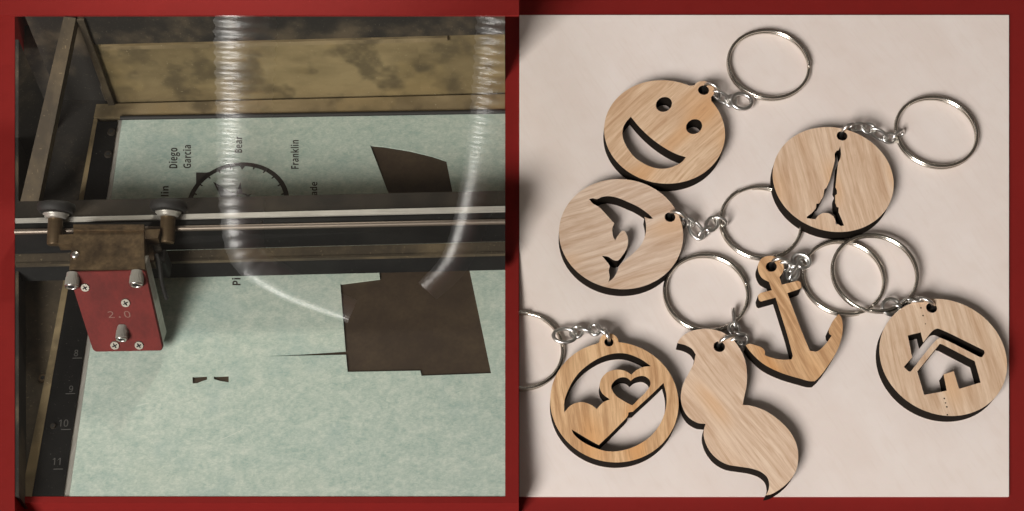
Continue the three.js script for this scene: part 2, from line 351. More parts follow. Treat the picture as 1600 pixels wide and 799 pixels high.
{ // hearts
  const z = zoomed(850, 500, 3.327);
  const h1 = P(spline(z([[105, 482, 1], [106, 430], [122, 375], [170, 290], [250, 220], [340, 180], [420, 175], [500, 203], [556, 241, 1], [515, 246], [478, 264], [455, 286, 1], [425, 267], [380, 259], [330, 273], [297, 310], [290, 350], [305, 385], [342, 414, 1], [310, 428], [290, 446], [275, 464, 1], [240, 440], [190, 428], [140, 445]])));
  const h2 = P(spline(z([[143, 570, 1], [180, 592], [230, 622], [285, 652, 1], [340, 600], [395, 545], [436, 500], [440, 482, 1], [462, 478, 1], [560, 388], [622, 328, 1], [637, 395], [634, 460], [605, 540], [555, 605], [480, 655], [400, 681], [330, 684], [270, 668], [200, 634], [158, 598]])));
  const h3 = P(spline(z([[350, 350], [365, 320], [400, 300], [430, 302], [451, 318, 1], [475, 300], [520, 293], [550, 315], [553, 340], [530, 375], [490, 415], [460, 446, 1], [420, 425], [375, 395]])));
  const [k, o] = keychain('two_hearts_keychain', 'ring-shaped wooden keychain with a solid heart and an open heart inside', 960, 627, discWithTab(960, 627, 100.3, 951.5, 535, 15), [h1, h2, h3, holeAt(951.5, 535, 7.2)], wood(texOak, 1.03, 0.99, 0.92), 0.08, 0.004);
  jump(k, o, [952, 536], [944, 516]);
  chain(k, o, [[948, 524, 0.008], [934, 512, 0.0075], [924, 519, 0.007], [906, 514, 0.006], [896, 524, 0.005]], 0.0027);
  link(k, o, [898, 524, 0.0055], [867, 525, 0.0055], 0.12, 0.0036, 0.0009, 'chain_link', 1.15);
  splitRing(k, o, 815, 548, 67.5, 0, 5.3);
}
{ // moustache
  const z = zoomed(1055, 500, 2.855);
  const outline = P(spline(z([[10, 104, 1], [22, 84], [60, 55], [110, 42], [160, 42], [210, 55], [255, 85], [290, 130], [312, 180], [321, 240], [318, 300], [307, 350], [302, 380, 1], [340, 384], [400, 405], [460, 445], [510, 495], [540, 550], [550, 610], [541, 670], [510, 720], [460, 762], [425, 780], [404, 784, 1], [415, 765], [420, 735], [412, 705], [385, 680], [340, 664], [290, 656], [230, 645], [180, 615], [145, 570], [128, 520], [129, 490], [136, 465, 1], [100, 460], [60, 435], [35, 395], [25, 345], [35, 290], [60, 240], [82, 198], [92, 155, 1], [75, 130], [45, 113]])));
  const [k, o] = keychain('moustache_keychain', 'curly moustache shaped wooden keychain with a hole near its upper end', 1150, 640, outline, [holeAt(1124, 542, 9)], wood(texPale, 1.04, 1.0, 0.97), 0.62, 0.021);
  jump(k, o, [1124, 542], [1150, 530]);
  chain(k, o, [[1144, 534, 0.008], [1158, 538, 0.006], [1162, 524, 0.006], [1146, 521, 0.007], [1149, 508, 0.0065], [1147, 487, 0.005]], 0.0026);
  splitRing(k, o, 1103.5, 458, 68, 0.0008, 0.2);
}
{ // anchor
  const z = zoomed(1160, 390, 3.63);
  const outline = P(spline(z([[160, 36], [205, 50], [234, 88], [231, 128], [211, 158, 1], [224, 200, 1], [312, 178, 1], [330, 185], [336, 216, 1], [328, 224, 1], [256, 248, 1], [290, 340], [340, 470], [384, 575, 1], [425, 578], [470, 540], [508, 490, 1], [494, 478], [490, 456, 1], [515, 405], [548, 366, 1], [563, 388], [570, 425], [567, 485], [545, 560], [500, 640], [440, 722], [412, 748, 1], [385, 748], [330, 734], [220, 700], [120, 650], [50, 585], [20, 545, 1], [34, 536], [80, 545], [115, 560], [130, 580, 1], [128, 600, 1], [165, 614], [230, 626], [280, 624, 1], [287, 604, 1], [260, 500], [220, 370], [189, 273, 1], [106, 296, 1], [95, 288], [89, 262, 1], [100, 250], [168, 231, 1], [152, 185, 1], [112, 162], [91, 122], [90, 85], [112, 50]])));
  const [k, o] = keychain('anchor_keychain', 'anchor shaped wooden keychain with two barbed flukes and a cross bar', 1243, 500, outline, [P(ell(1160 + 165 / 3.63, 390 + 98 / 3.63, 8.6, 7.9, 28))], wood(texOak, 1.0, 0.94, 0.86), 0.45, 0.037);
  jump(k, o, [1206, 416], [1232, 413]);
  chain(k, o, [[1222, 414, 0.008], [1240, 420, 0.0065], [1236, 436, 0.0055], [1250, 414, 0.0065], [1259, 408, 0.006]], 0.0028);
  link(k, o, [1243, 404, 0.006], [1262, 412, 0.006], 0.4, 0.0032, 0.0009);
  splitRing(k, o, 1318, 434, 66.5, 0.0002, 1.3);
}
{ // house
  const z = zoomed(1370, 455, 3.895);
  const roof = P(spline(z([[190, 271, 1], [269, 252, 1], [284, 314, 1], [345, 240], [370, 229], [395, 236], [655, 362, 1], [659, 378, 1], [643, 403, 1], [628, 402, 1], [412, 294], [385, 286], [362, 300], [207, 492, 1], [192, 487, 1], [166, 462, 1], [217, 405, 1]])));
  const house = P(z([[385, 322], [402, 326], [598, 428], [634, 557], [503, 596], [470, 488], [408, 508], [428, 607], [290, 633], [248, 490]]));
  const [k, o] = keychain('house_keychain', 'round wooden keychain cut with a house with chimney and doorway', 1474, 556.8, disc(1474, 557, 99), [roof, house, holeAt(1456, 481.4, 8.5)], wood(texPale, 1.0, 0.95, 0.89), 0.13, 0.045);
  for (const [x, y, r] of [[283, 150, 1.3], [298, 200, 0.9], [270, 103, 1.3], [412, 655, 1.2], [420, 682, 1.1], [428, 706, 1.3], [431, 754, 1.2]]) {
    const c = T(1370 + x / 3.895, 455 + y / 3.895, TOP).sub(o), g = new THREE.CircleGeometry(r * 0.0003, 10); g.rotateX(-Math.PI / 2); g.translate(c.x, THICK + 0.00006, c.z); part('burn_speck', g, mat.burnt, k);
  }
  jump(k, o, [1456, 481], [1431, 468]);
  chain(k, o, [[1440, 471, 0.0085], [1424, 472, 0.008], [1408, 481, 0.006], [1398, 478, 0.005]], 0.0024);
  link(k, o, [1381, 481, 0.0065], [1404, 478, 0.0055], 0.25, 0.0037, 0.0010, 'chain_link', 1.15);
  splitRing(k, o, 1367, 427, 68.5, 0.0034, 2.2, 0.03, 1.2);
}

// ---------------------------------------------------------------- the machine: cabinet with its bed
const L = (pts, h = 0) => pts.map(([x, y]) => M(x, y, h));
const cabinet = machineThing('laser_cutter_cabinet', 'dark open laser cutter cabinet with stained back wall and black edge ruler', 'cabinet');
{
  const flat = (name, pts, y1, y0, m, turn = 0) => part(name, uvTurn(slab(L(pts, y1), [], y0, y1), turn), m, cabinet);
  flat('floor_pan', [[10, 40], [805, 40], [805, 778], [10, 778]], -0.0035, -0.006, mat.soot);
  flat('side_plate', [[23, 330], [120, 330], [52, 776], [23, 776]], -0.0012, -0.0032, mat.grime, 0.4);
  flat('edge_strip', [[146, 186], [152, 186], [49, 776], [32, 776], [76, 560]], 0.0002, -0.003, mat.tanStrip, 0.2);
  const ruler = flat('edge_ruler', [[151.5, 190], [183, 190], [98.5, 776], [49.5, 776]], 0.0010, -0.003, mat.black, 0.2);
  flat('trim_strip', [[183.5, 188], [190, 188], [107.5, 776], [99, 776]], 0.0004, -0.003, mat.aluminium, 1.4);
  flat('rear_strip', [[150, 163], [789, 147], [789, 172], [146, 183]], 0.0008, -0.003, mat.tanStrip, 0.1);
  // dark rod between the strip and the sheet
  const a = M(188, 184.5, 0.0012), b = M(792, 174.5, 0.0012); part('clamp_rod', cyl(a, b.clone().sub(a), 0.0012, a.distanceTo(b), 12), mat.rubber, cabinet);
  // left rail bar in the depth
  // back wall
  const foot = [M(178, 159, 0), M(789.3, 143, 0)];
  const dir = foot[1].clone().sub(foot[0]).normalize(), back = V(dir.z, 0, -dir.x); if (back.z > 0) back.negate();
  let HB = 0.06; for (let i = 0; i < 40; i++) HB += 0.4 * (M(400, 24, HB).z - foot[0].z > 0 ? -1 : 1) * 0.02 * Math.pow(0.8, i);
  const th = 0.004;
  const wallA = foot[0].clone(), wallB = foot[1].clone();
  const w = part('back_wall', prism([wallA.clone().setY(-0.003), wallB.clone().setY(-0.003), wallB.clone().setY(HB), wallA.clone().setY(HB)], [wallA.clone().addScaledVector(back, th).setY(-0.003), wallB.clone().addScaledVector(back, th).setY(-0.003), wallB.clone().addScaledVector(back, th).setY(HB), wallA.clone().addScaledVector(back, th).setY(HB)]), mat.tan, cabinet);
  // ledge on the back wall and the sooty panel above it
  const hl = HB * 0.65, fw = back.clone().multiplyScalar(-1);
  const strip = (name, x0, x1, y0, y1, d, m) => { const p = (x, y, o) => wallA.clone().lerp(wallB, x).setY(y).addScaledVector(fw, o); return part(name, prism([p(x0, y0, 0.0002), p(x1, y0, 0.0002), p(x1, y1, 0.0002), p(x0, y1, 0.0002)], [p(x0, y0, d), p(x1, y0, d), p(x1, y1, d), p(x0, y1, d)]), m, cabinet); };
  strip('wall_ledge', 0.02, 0.86, hl, hl + 0.0028, 0.0022, mat.tanStrip);
  strip('upper_panel', 0, 1, hl + 0.0032, HB, 0.0012, mat.soot);
  strip('wall_post', -0.012, 0.004, 0, HB, 0.003, mat.grime);
  // dark panel left of the back wall, set farther back
  const q0 = M(23, 150, 0); q0.x = M(23, 60, HB).x; const q1 = M(182, 152, 0); part('side_panel', prism([q0.clone().setY(-0.003), q1.clone().setY(-0.003), q1.clone().setY(HB), q0.clone().setY(HB)], [q0.clone().setY(-0.003).add(V(0, 0, -0.003)), q1.clone().setY(-0.003).add(V(0, 0, -0.003)), q1.clone().setY(HB).add(V(0, 0, -0.003)), q0.clone().setY(HB).add(V(0, 0, -0.003))]), mat.soot, cabinet);
  { let h = 0.03; for (let i = 0; i < 40; i++) h += 0.02 * Math.pow(0.8, i) * (M(109, 27, h).z > q0.z + 0.006 ? -1 : 1);
    const a = [M(99, 26, h), M(118, 28, h), M(59, 318, 0.010), M(30, 320, 0.010)], down = (p) => p.clone().add(V(0, -0.005, -0.002)); part('diagonal_brace', prism(a, a.map(down)), mat.brace, cabinet); }
  const c0 = M(176, 140, 0.0); part('corner_block', uvBox(new RoundedBoxGeometry(0.006, 0.012, 0.006, 2, 0.001).translate(c0.x, 0.006, c0.z + 0.005)), mat.grime, cabinet);
  { const a = M(23.4, 62, HB), b = M(23.4, 215, 0.0102), c = M(23.4, 776, 0.0102), low = (p) => V(p.x, -0.0034, p.z), off = (p) => p.clone().add(V(0.0015, 0, 0));
    for (const q of [[a, b, low(b), low(a)], [b, c, low(c), low(b)]]) part('side_wall', prism(q, q.map(off)), mat.soot, cabinet); }
  // red rims
  part('left_rim', hexa([M(-60, 0, 0.010), M(22.4, 0, 0.010), M(22.4, 800, 0.010), M(-60, 800, 0.010)], -0.03), mat.red, cabinet, 'dark red painted rim');
  part('right_rim', hexa([M(789.3, 20, 0.0012), M(810.6, 20, 0.0012), M(810.6, 776.4, 0.0012), M(789.3, 776.4, 0.0012)], -0.03), mat.red, cabinet, 'dark red painted rim');
  const f0 = M(-60, 776.4, 0.0012), f1 = M(810.6, 776.4, 0.0012);
  part('front_panel', prism([f0, f1, f1.clone().setY(-0.03), f0.clone().setY(-0.03)], [f0, f1, f1.clone().setY(-0.03), f0.clone().setY(-0.03)].map((p) => p.clone().add(V(0, 0, 0.003)))), mat.red, cabinet, 'dark red painted front');
  const rimZ = M(400, 23.6, HB + 0.0012).z, x0 = M(-60, 24, HB).x, x1 = M(811, 24, HB).x;
  part('rear_rim', hexa([V(x0, HB + 0.0012, rimZ - 0.04), V(x1, HB + 0.0012, rimZ - 0.04), V(x1, HB + 0.0012, rimZ), V(x0, HB + 0.0012, rimZ)], HB + 0.0002), mat.red, cabinet, 'dark red painted rim');
  // bolts
  const bolt = (x, y, h, r, m) => { const c = M(x, y, h); const head = part('bolt', cyl(c, up, r, 0.001, 20, r * 0.85), m, cabinet); part('socket', cyl(c.clone().setY(h + 0.0009), up, r * 0.45, 0.0002, 6), mat.hole, head); };
  bolt(174, 207, 0.001, 0.0022, mat.dust); bolt(169, 242, 0.001, 0.0021, mat.dust); bolt(83, 667, 0.001, 0.0013, mat.dust);
  bolt(67, 592, -0.0012, 0.0022, mat.brass); bolt(186, 146, 0.0008, 0.001, mat.dust);
  const sq = L([[24, 722], [38, 720], [36, 734], [24, 737]], -0.0011); part('square_hole', slab(sq, [], -0.00115, -0.00105), mat.hole, cabinet);

  // ruler figures
  const font = await new FontLoader().loadAsync('fonts/droid/droid_sans_regular.typeface.json');
  const bold = await new FontLoader().loadAsync('fonts/droid/droid_sans_bold.typeface.json');
  cabinet.userData.fonts = undefined;
  globalThis.__f = { font, bold };
  const figure = (s, x, y, h) => {
    const g = new THREE.ShapeGeometry(font.generateShapes(s, 1), 4), p = g.attributes.position; g.computeBoundingBox();
    const b = g.boundingBox, k = h / (b.max.y - b.min.y);
    for (let i = 0; i < p.count; i++) { const m = M(x + (p.getX(i) - b.min.x) * k - 0.1 * (p.getY(i) - b.min.y) * -k, y - (p.getY(i) - b.min.y) * k, 0.00108); p.setXYZ(i, m.x, m.y, m.z); }
    g.computeVertexNormals(); part('figure', g, mat.numeral, ruler);
  };
  figure('8', 115, 557, 10); figure('9', 107, 613, 10); figure('10', 91, 667, 11); figure('11', 81, 727, 11);
  for (const [x, y] of [[128, 559.5], [117, 615], [110, 671], [98, 733]]) { const q = L([[x - 15, y], [x, y - 0.3], [x, y + 0.7], [x - 15, y + 1]], 0.00108); part('graduation', slab(q, [], 0.00102, 0.0011), mat.numeral, ruler); }
}

// ---------------------------------------------------------------- masked sheet lying on the bed
const sheet = machineThing('masked_sheet', 'pale green paper-masked sheet with engraved compass, names and dark cut-outs', 'sheet');
{
  const { bold } = globalThis.__f; delete globalThis.__f;
  const PAP = 0.0009;
  const A = L([[578, 227], [600, 229], [640, 235.5], [675, 244], [697.5, 251.5], [712, 325], [617, 325], [604, 295], [590, 258]], PAP);
  const B = L([[531.6, 444], [593.5, 436], [590, 400], [729, 400], [767.5, 583.5], [658.5, 587.6], [656.6, 579.5], [543, 581.5], [540.4, 554.6], [414.6, 557.2], [539.8, 548.5]], PAP);
  const c1 = L([[300.5, 589], [323, 587.6], [323.5, 593.5], [316, 595.8], [308, 599], [300.5, 599.5]], PAP);
  const c2 = L([[333.5, 588.4], [357, 587.3], [357, 597.8], [343.6, 595.7], [333.9, 592.8]], PAP);
  part('base_board', uvTurn(slab(L([[190.5, 187], [789.3, 176], [789.3, 776], [107.8, 776]], 0), [], -0.003, 0), 0.3), mat.engraved, sheet, 'dark brown board under the paper');
  part('masking_paper', uvTurn(slab(L([[190.5, 186], [789.3, 175], [789.3, 776.3], [107.8, 776.3]], PAP), [A, B, c1, c2], 0.0001, PAP), 0.05), mat.paper, sheet, 'mottled pale green masking paper');
  const Y = PAP + 0.00007;
  const print = (name, shapesPx) => { const gs = shapesPx.map((s) => { const g = new THREE.ShapeGeometry(s, 10), p = g.attributes.position; for (let i = 0; i < p.count; i++) { const m = M(p.getX(i), p.getY(i), Y); p.setXYZ(i, m.x, m.y, m.z); } g.deleteAttribute('normal'); g.computeVertexNormals(); return g; }); return part(name, gs.length > 1 ? mergeGeometries(gs) : gs[0], mat.ink, sheet); };
  const word = (name, s, x0, x1, yStart, yEnd) => {          // runs up the picture, tops of the letters to the left
    const shapes = bold.generateShapes(s, 1), g = new THREE.ShapeGeometry(shapes, 6), p = g.attributes.position; g.computeBoundingBox();
    const bb = g.boundingBox, cap = 0.9966; // cap height of size 1
    const capH = /[A-Z]/.test(s) ? new THREE.Box3().setFromBufferAttribute(new THREE.ShapeGeometry(bold.generateShapes(s.match(/[A-Z]/)[0], 1)).attributes.position).max.y : bb.max.y;
    for (let i = 0; i < p.count; i++) { const a = (p.getX(i) - bb.min.x) / (bb.max.x - bb.min.x), b = p.getY(i) / capH; const m = M(x1 + (x0 - x1) * b, yStart + (yEnd - yStart) * a, Y); p.setXYZ(i, m.x, m.y, m.z); }
    g.computeVertexNormals(); part(name, g, mat.ink, sheet);
  };
  word('engraved_word', 'Diego', 264, 276.8, 263, 231); word('engraved_word', 'Garcia', 286, 298, 263, 226.8); word('engraved_word', 'Bear', 366.4, 378, 238.8, 213.5);
  word('engraved_word', 'Franklin', 454.6, 466.4, 264, 219); word('engraved_word', 'lin', 251, 263, 307, 291); word('engraved_word', 'ade', 484, 495.5, 305.5, 284.5); word('engraved_word', 'Pi', 362.8, 375.6, 446, 434.5);
  // compass
  const cc = M(371.5, 318.5, Y), kx = M(372.5, 318.5, Y).x - cc.x, R = 79.5 * kx;
  const flatShape = (s, y = Y) => { const g = new THREE.ShapeGeometry(s, 64); g.rotateX(-Math.PI / 2); g.translate(cc.x, y, cc.z); return g; };
  const annulus = (ro, ri) => { const s = new THREE.Shape(); s.absarc(0, 0, ro, 0, Math.PI * 2); const h = new THREE.Path(); h.absarc(0, 0, ri, 0, Math.PI * 2, true); s.holes.push(h); return flatShape(s); };
  part('compass_ring', annulus(R * 1.005, R * 0.91), mat.ink, sheet);
  part('compass_hub', annulus(R * 0.27, R * 0.235), mat.ink, sheet);
  const poly = (pts) => flatShape(new THREE.Shape(pts.map(([r, a]) => new THREE.Vector2(R * r * Math.sin(a), R * r * Math.cos(a)))), Y + 0.00003);
  const ticks = []; for (let i = 0; i < 24; i++) { const a = i * Math.PI / 12; if (i % 6) ticks.push(poly([[0.935, a - 0.022], [0.935, a + 0.022], [0.86, a + 0.016], [0.86, a - 0.016]])); else ticks.push(poly([[0.93, a - 0.07], [0.93, a + 0.07], [0.82, a]])); }
  part('compass_ticks', mergeGeometries(ticks), mat.ink, sheet);
  const star = []; for (let i = 0; i < 8; i++) { const a = i * Math.PI / 4; star.push(poly(i % 2 ? [[0.25, a - 0.14], [0.25, a + 0.14], [0.34, a]] : [[0.24, a - 0.28], [0.24, a + 0.28], [0.52, a]])); }
  part('compass_star', mergeGeometries(star), mat.ink, sheet);
  part('compass_needle', mergeGeometries([poly([[0.76, -0.80], [0.26, -0.36], [0.10, 0.6], [0.24, -2.0], [0.33, -1.3]])]), mat.ink, sheet);
  print('compass_marker', [new THREE.Shape([[306, 269.6], [322, 269.8], [338, 266.6], [318, 283], [302.5, 298], [306, 287]].map(([x, y]) => new THREE.Vector2(x, y)))]);
  const scr = []; for (const [x0, y0, x1, y1, b] of [[343, 688, 381, 670, 2], [213, 635, 233, 630, -1]]) { const a = M(x0, y0, PAP), c = M(x1, y1, PAP), m = M((x0 + x1) / 2, (y0 + y1) / 2 + b, PAP); scr.push(new THREE.TubeGeometry(new THREE.QuadraticBezierCurve3(a, m, c), 10, 0.00012, 5)); }
  for (const g of scr) part('loose_fibre', g, std({ color: lin(0.62, 0.64, 0.58), roughness: 0.9 }), sheet);
}

// ---------------------------------------------------------------- gantry
const gantry = machineThing('gantry_rail', 'dark metal gantry beam with bright silver guide strip crossing the bed', 'rail');
{
  const XL = 23, XR = 789.3, at = (yl, yr, h) => [M(XL, yl, h), M(XR, yr, h)];
  const loft = (name, list, m) => { const A = [], B = []; for (const [yl, yr, h, drop] of list) { const [a, b] = at(yl, yr, h); if (drop !== undefined) { a.y = drop; b.y = drop; } A.push(a); B.push(b); } return part(name, prism(A, B), m, gantry); };
  const H1 = 0.027;
  const rear = [315, 298, H1], front = [363, 346, H1], low = [397.5, 377.5, 0.0150];
  loft('upper_beam', [rear, [360, 343, H1], [363, 346, H1 - 0.0012], low, [315, 298, H1, 0.0150]], mat.dust);
  loft('guide_strip', [[341.5, 322, H1 + 0.0013], [347.8, 330.5, H1 + 0.0013], [347.8, 330.5, H1 + 0.0013, H1 + 0.0001], [341.5, 322, H1 + 0.0013, H1 + 0.0001]], mat.strip);
  loft('lower_groove', [[349.5, 332, H1 + 0.0006], [357, 341, H1 + 0.0006], [357, 341, H1 + 0.0006, H1 + 0.0001], [349.5, 332, H1 + 0.0006, H1 + 0.0001]], mat.black);
  const [a, b] = at(362.5, 346.5, H1 + 0.0004); part('guide_rod', cyl(a, b.clone().sub(a), 0.0013, a.distanceTo(b), 18), mat.copper, gantry);
  loft('front_face', [[367, 350.5, 0.0256], [397, 376.5, 0.0154], [397, 376.5, 0.0154, 0.0154], [367, 350.5, 0.0256]].slice(0, 3).concat([[366.2, 349.8, 0.0253]]), mat.black);
  loft('lower_ledge', [[398, 378, 0.0147], [414, 396, 0.0147], [414, 396, 0.0147, 0.0130], [398, 378, 0.0147, 0.0130]], mat.ledge);
  loft('lower_beam', [[400, 381, 0.0128], [416, 397.5, 0.0128], [440, 422, 0.0050], [400, 381, 0.0128, 0.0050]], mat.black);
  loft('ledge_lip', [[411, 393, 0.0151], [414.5, 396.5, 0.0151], [414.5, 396.5, 0.0151, 0.0131], [411, 393, 0.0151, 0.0131]], mat.grime);
  for (const [x, y] of [[408, 348], [360, 372]]) { const c = M(x, y, H1 + 0.0004); part('small_screw', new THREE.SphereGeometry(0.0009, 12, 8).translate(c.x, c.y, c.z), mat.dust, gantry); }
}

// ---------------------------------------------------------------- laser head
const head = machineThing('laser_engraving_unit', 'red plated laser head with cap screws and two black rollers on the rail', 'laser head');
{
  const HT = 0.036;
  // block
  const top = [M(115, 357, HT), M(224, 357, HT), M(226, 421, HT), M(107.5, 422, HT)];
  part('carriage_block', hexa(top, HT - 0.012), mat.brass, head, 'smoke-browned metal carriage block');
  part('block_lip', hexa([M(114, 351, HT + 0.0012), M(224.5, 351, HT + 0.0012), M(224, 359, HT + 0.0012), M(114, 359, HT + 0.0012)], HT - 0.006), mat.brass, head);
  // plate corners
  const tl = M(106, 425, HT), tr = M(226.5, 422, HT), br = M(255, 548, 0.0055), bl = M(145.5, 550, 0.0055);
  const O = tl, ex = tr.clone().sub(tl), ey = bl.clone().sub(tl), n = ey.clone().cross(ex).normalize(); if (n.z < 0) n.negate();
  const uvp = (u, v, d = 0) => { const a = tl.clone().lerp(tr, u), b = bl.clone().lerp(br, u); return a.lerp(b, v).addScaledVector(n, d); };
  // rounded outline in (u, v)
  const outline = [], rc = [0.05, 0.055]; for (const [cx, cy, a] of [[1 - rc[0], rc[1], -0.5], [1 - rc[0], 1 - rc[1], 0], [rc[0], 1 - rc[1], 0.5], [rc[0], rc[1], 1]]) for (let i = 0; i <= 6; i++) { const t = (a + i / 12) * Math.PI; outline.push([cx + rc[0] * Math.cos(t), cy + rc[1] * Math.sin(t)]); }
  const ring = (d, s) => outline.map(([u, v]) => uvp(0.5 + (u - 0.5) * s, 0.5 + (v - 0.5) * s, d));
  const g1 = prism(ring(-0.0022, 1), ring(0, 1)), g2 = prism(ring(0, 1), ring(0.0004, 0.988));
  part('red_plate', mergeGeometries([g1, g2]), mat.anodised, head, 'red anodised front plate');
  // body behind the plate
  const bt = [uvp(0.06, 0.02, -0.0024), uvp(0.96, 0.02, -0.0024), uvp(0.97, 0.97, -0.0024), uvp(0.1, 0.97, -0.0024)];
  part('nozzle_body', prism(bt, bt.map((p, i) => p.clone().add(V(0.0012 * (i === 1 || i === 2 ? 1 : 0), 0, -0.0075)))), mat.brushed, head);
  // socket cap screws
  const sa = V(0, -0.12, 1).normalize();
  const cap = (u, v, r, l) => {
    const c = uvp(u, v, 0.0004), s = part('cap_screw', cyl(c.clone().addScaledVector(sa, -0.002), sa, r, l + 0.002, 30), mat.brushed, head);
    const kn = []; for (let i = 0; i < 26; i++) { const a = i / 26 * 2 * Math.PI, b = new THREE.BoxGeometry(r * 0.1, l * 0.86, r * 0.1); b.translate(r * Math.cos(a), l * 0.46, r * Math.sin(a)); kn.push(orient(b, c, sa)); }
    part('knurl', mergeGeometries(kn), mat.brushed, s);
    const rim = new THREE.TorusGeometry(r * 0.8, r * 0.2, 8, 28); rim.rotateX(Math.PI / 2); part('rim', orient(rim, c.clone().addScaledVector(sa, l), sa), mat.bright, s);
    part('hex_socket', cyl(c.clone().addScaledVector(sa, l), sa, r * 0.6, 0.00015, 6), mat.hole, s);
  };
  const flatScrew = (u, v, r) => {
    const c = uvp(u, v, 0.0004), s = part('flat_screw', cyl(c, n, r, 0.0006, 28, r * 0.9), mat.screw, head);
    const e = []; for (const t of [0.5, 0.5 + Math.PI / 2]) { const b = new THREE.BoxGeometry(r * 1.15, 0.0002, r * 0.26); b.rotateY(t); b.translate(0, 0.00065, 0); e.push(orient(b, c, n)); }
    part('cross_slot', mergeGeometries(e), mat.hole, s);
  };
  const inv = (px, py) => { let u = 0.5, v = 0.5; for (let k = 0; k < 30; k++) { const l = 106 + (145.5 - 106) * v, r = 226.5 + (255 - 226.5) * v; u = (px - l) / (r - l); const a = 425 + (422 - 425) * u, b = 550 + (548 - 550) * u; v = (py - a) / (b - a); } return [u, v]; };
  cap(...inv(113.5, 434), 0.0029, 0.0042); cap(...inv(214, 431), 0.0029, 0.0042); cap(...inv(191, 516), 0.0025, 0.0042);
  flatScrew(...inv(133, 448.5), 0.0020); flatScrew(...inv(196.2, 472.3), 0.0021); flatScrew(...inv(179.4, 539), 0.0021); flatScrew(...inv(217.3, 539), 0.0021);
  // scribed figures
  const font = await new FontLoader().loadAsync('fonts/droid/droid_sans_mono_regular.typeface.json');
  const sg = new THREE.ShapeGeometry(font.generateShapes('2.0', 1), 5), p = sg.attributes.position; sg.computeBoundingBox(); const bb = sg.boundingBox;
  const [u0, v0] = inv(170, 496), [u1, v1] = inv(202, 485);
  for (let i = 0; i < p.count; i++) { const a = (p.getX(i) - bb.min.x) / (bb.max.x - bb.min.x), b = (p.getY(i) - bb.min.y) / (bb.max.y - bb.min.y); const q = uvp(u0 + (u1 - u0) * a, v0 + (v1 - v0) * b, 0.00047); p.setXYZ(i, q.x, q.y, q.z); }
  sg.computeVertexNormals(); part('scribed_figure', sg, mat.scribe, head);
  // rollers with their shafts
  const ax = V(0, -0.42, 1).normalize();
  for (const [x, y] of [[87.5, 327], [263, 324]]) {
    const c = M(x, y, HT - 0.002), pts = [[0, 0], [0.0066, 0], [0.0083, 0.0008], [0.0085, 0.0032], [0.0076, 0.0044], [0.0074, 0.0048], [0, 0.0048]].map(([r, h]) => new THREE.Vector2(r, h));
    const r = part('roller', orient(new THREE.LatheGeometry(pts, 40), c.clone().addScaledVector(ax, -0.0030), ax), mat.rubber, head, 'black guide roller');
    part('washer', orient(new THREE.LatheGeometry([[0, 0], [0.0058, 0], [0.0058, 0.0008], [0.0050, 0.0012], [0.0050, 0.0020], [0.0042, 0.0026], [0, 0.0026]].map(([q, h]) => new THREE.Vector2(q, h)), 36), c.clone().addScaledVector(ax, 0.0019), ax), mat.brushed, r);
    part('shaft', orient(new THREE.LatheGeometry([[0, 0], [0.0034, 0], [0.0034, 0.0118], [0.0030, 0.0124], [0, 0.0124]].map(([q, h]) => new THREE.Vector2(q, h)), 30), c.clone().addScaledVector(ax, 0.0043), ax), mat.brass, r);
  }
  part('bracket', hexa([M(92, 367, HT - 0.003), M(114, 366, HT - 0.003), M(113, 381, HT - 0.003), M(90, 382, HT - 0.003)], HT - 0.008), mat.brass, head);
  part('bracket', hexa([M(226, 359, HT - 0.002), M(250, 358, HT - 0.002), M(246, 372, HT - 0.002), M(224, 374, HT - 0.002)], HT - 0.008), mat.brass, head);
  const bc = M(117, 399, HT); part('bolt', new THREE.SphereGeometry(0.0019, 18, 12).scale(1, 0.6, 1).translate(bc.x, HT + 0.0003, bc.z), mat.bright, head);
  // belt clamp and cable at the side of the head
  const box = (name, x, y, h, sx, sy, sz, m, ry = 0) => { const c = M(x, y, h), g = new RoundedBoxGeometry(sx, sy, sz, 2, Math.min(sx, sy, sz) * 0.2); g.rotateY(ry); g.translate(c.x, c.y, c.z); return part(name, uvBox(g), m, head); };
  box('belt_clamp', 249, 412, 0.021, 0.0085, 0.014, 0.008, mat.rubber); box('belt_clamp', 236, 398, 0.026, 0.006, 0.007, 0.012, mat.brass); box('clamp_nut', 246, 389, 0.029, 0.0035, 0.003, 0.0035, mat.dust, 0.4);
  const cab = [[244, 398, 0.030], [249, 415, 0.029], [251, 432, 0.026], [254, 448, 0.022], [260, 468, 0.017]].map((q) => M(...q)); part('cable', new THREE.TubeGeometry(new THREE.CatmullRomCurve3(cab), 30, 0.0010, 8), mat.rubber, head);
}

// ---------------------------------------------------------------- clear lid and what it mirrors
const LID_REAR = 0.0700, LID_FRONT = 0.0700;
const lid = machineThing('clear_lid', 'clear acrylic lid over the laser bed, mirroring two silver hoses', 'lid');
const lidPts = [M(23, 24, LID_REAR), M(789.3, 24, LID_REAR), M(789.3, 776, LID_FRONT), M(23, 776, LID_FRONT)];
{
  const g = new THREE.BufferGeometry(); g.setAttribute('position', new THREE.Float32BufferAttribute([lidPts[0], lidPts[3], lidPts[2], lidPts[0], lidPts[2], lidPts[1]].flatMap((p) => [p.x, p.y, p.z]), 3)); g.computeVertexNormals(); g.setAttribute('uv', new THREE.Float32BufferAttribute(new Array(12).fill(0), 2));
  const m = part('pane', g, mat.lid, lid); m.castShadow = false;
}
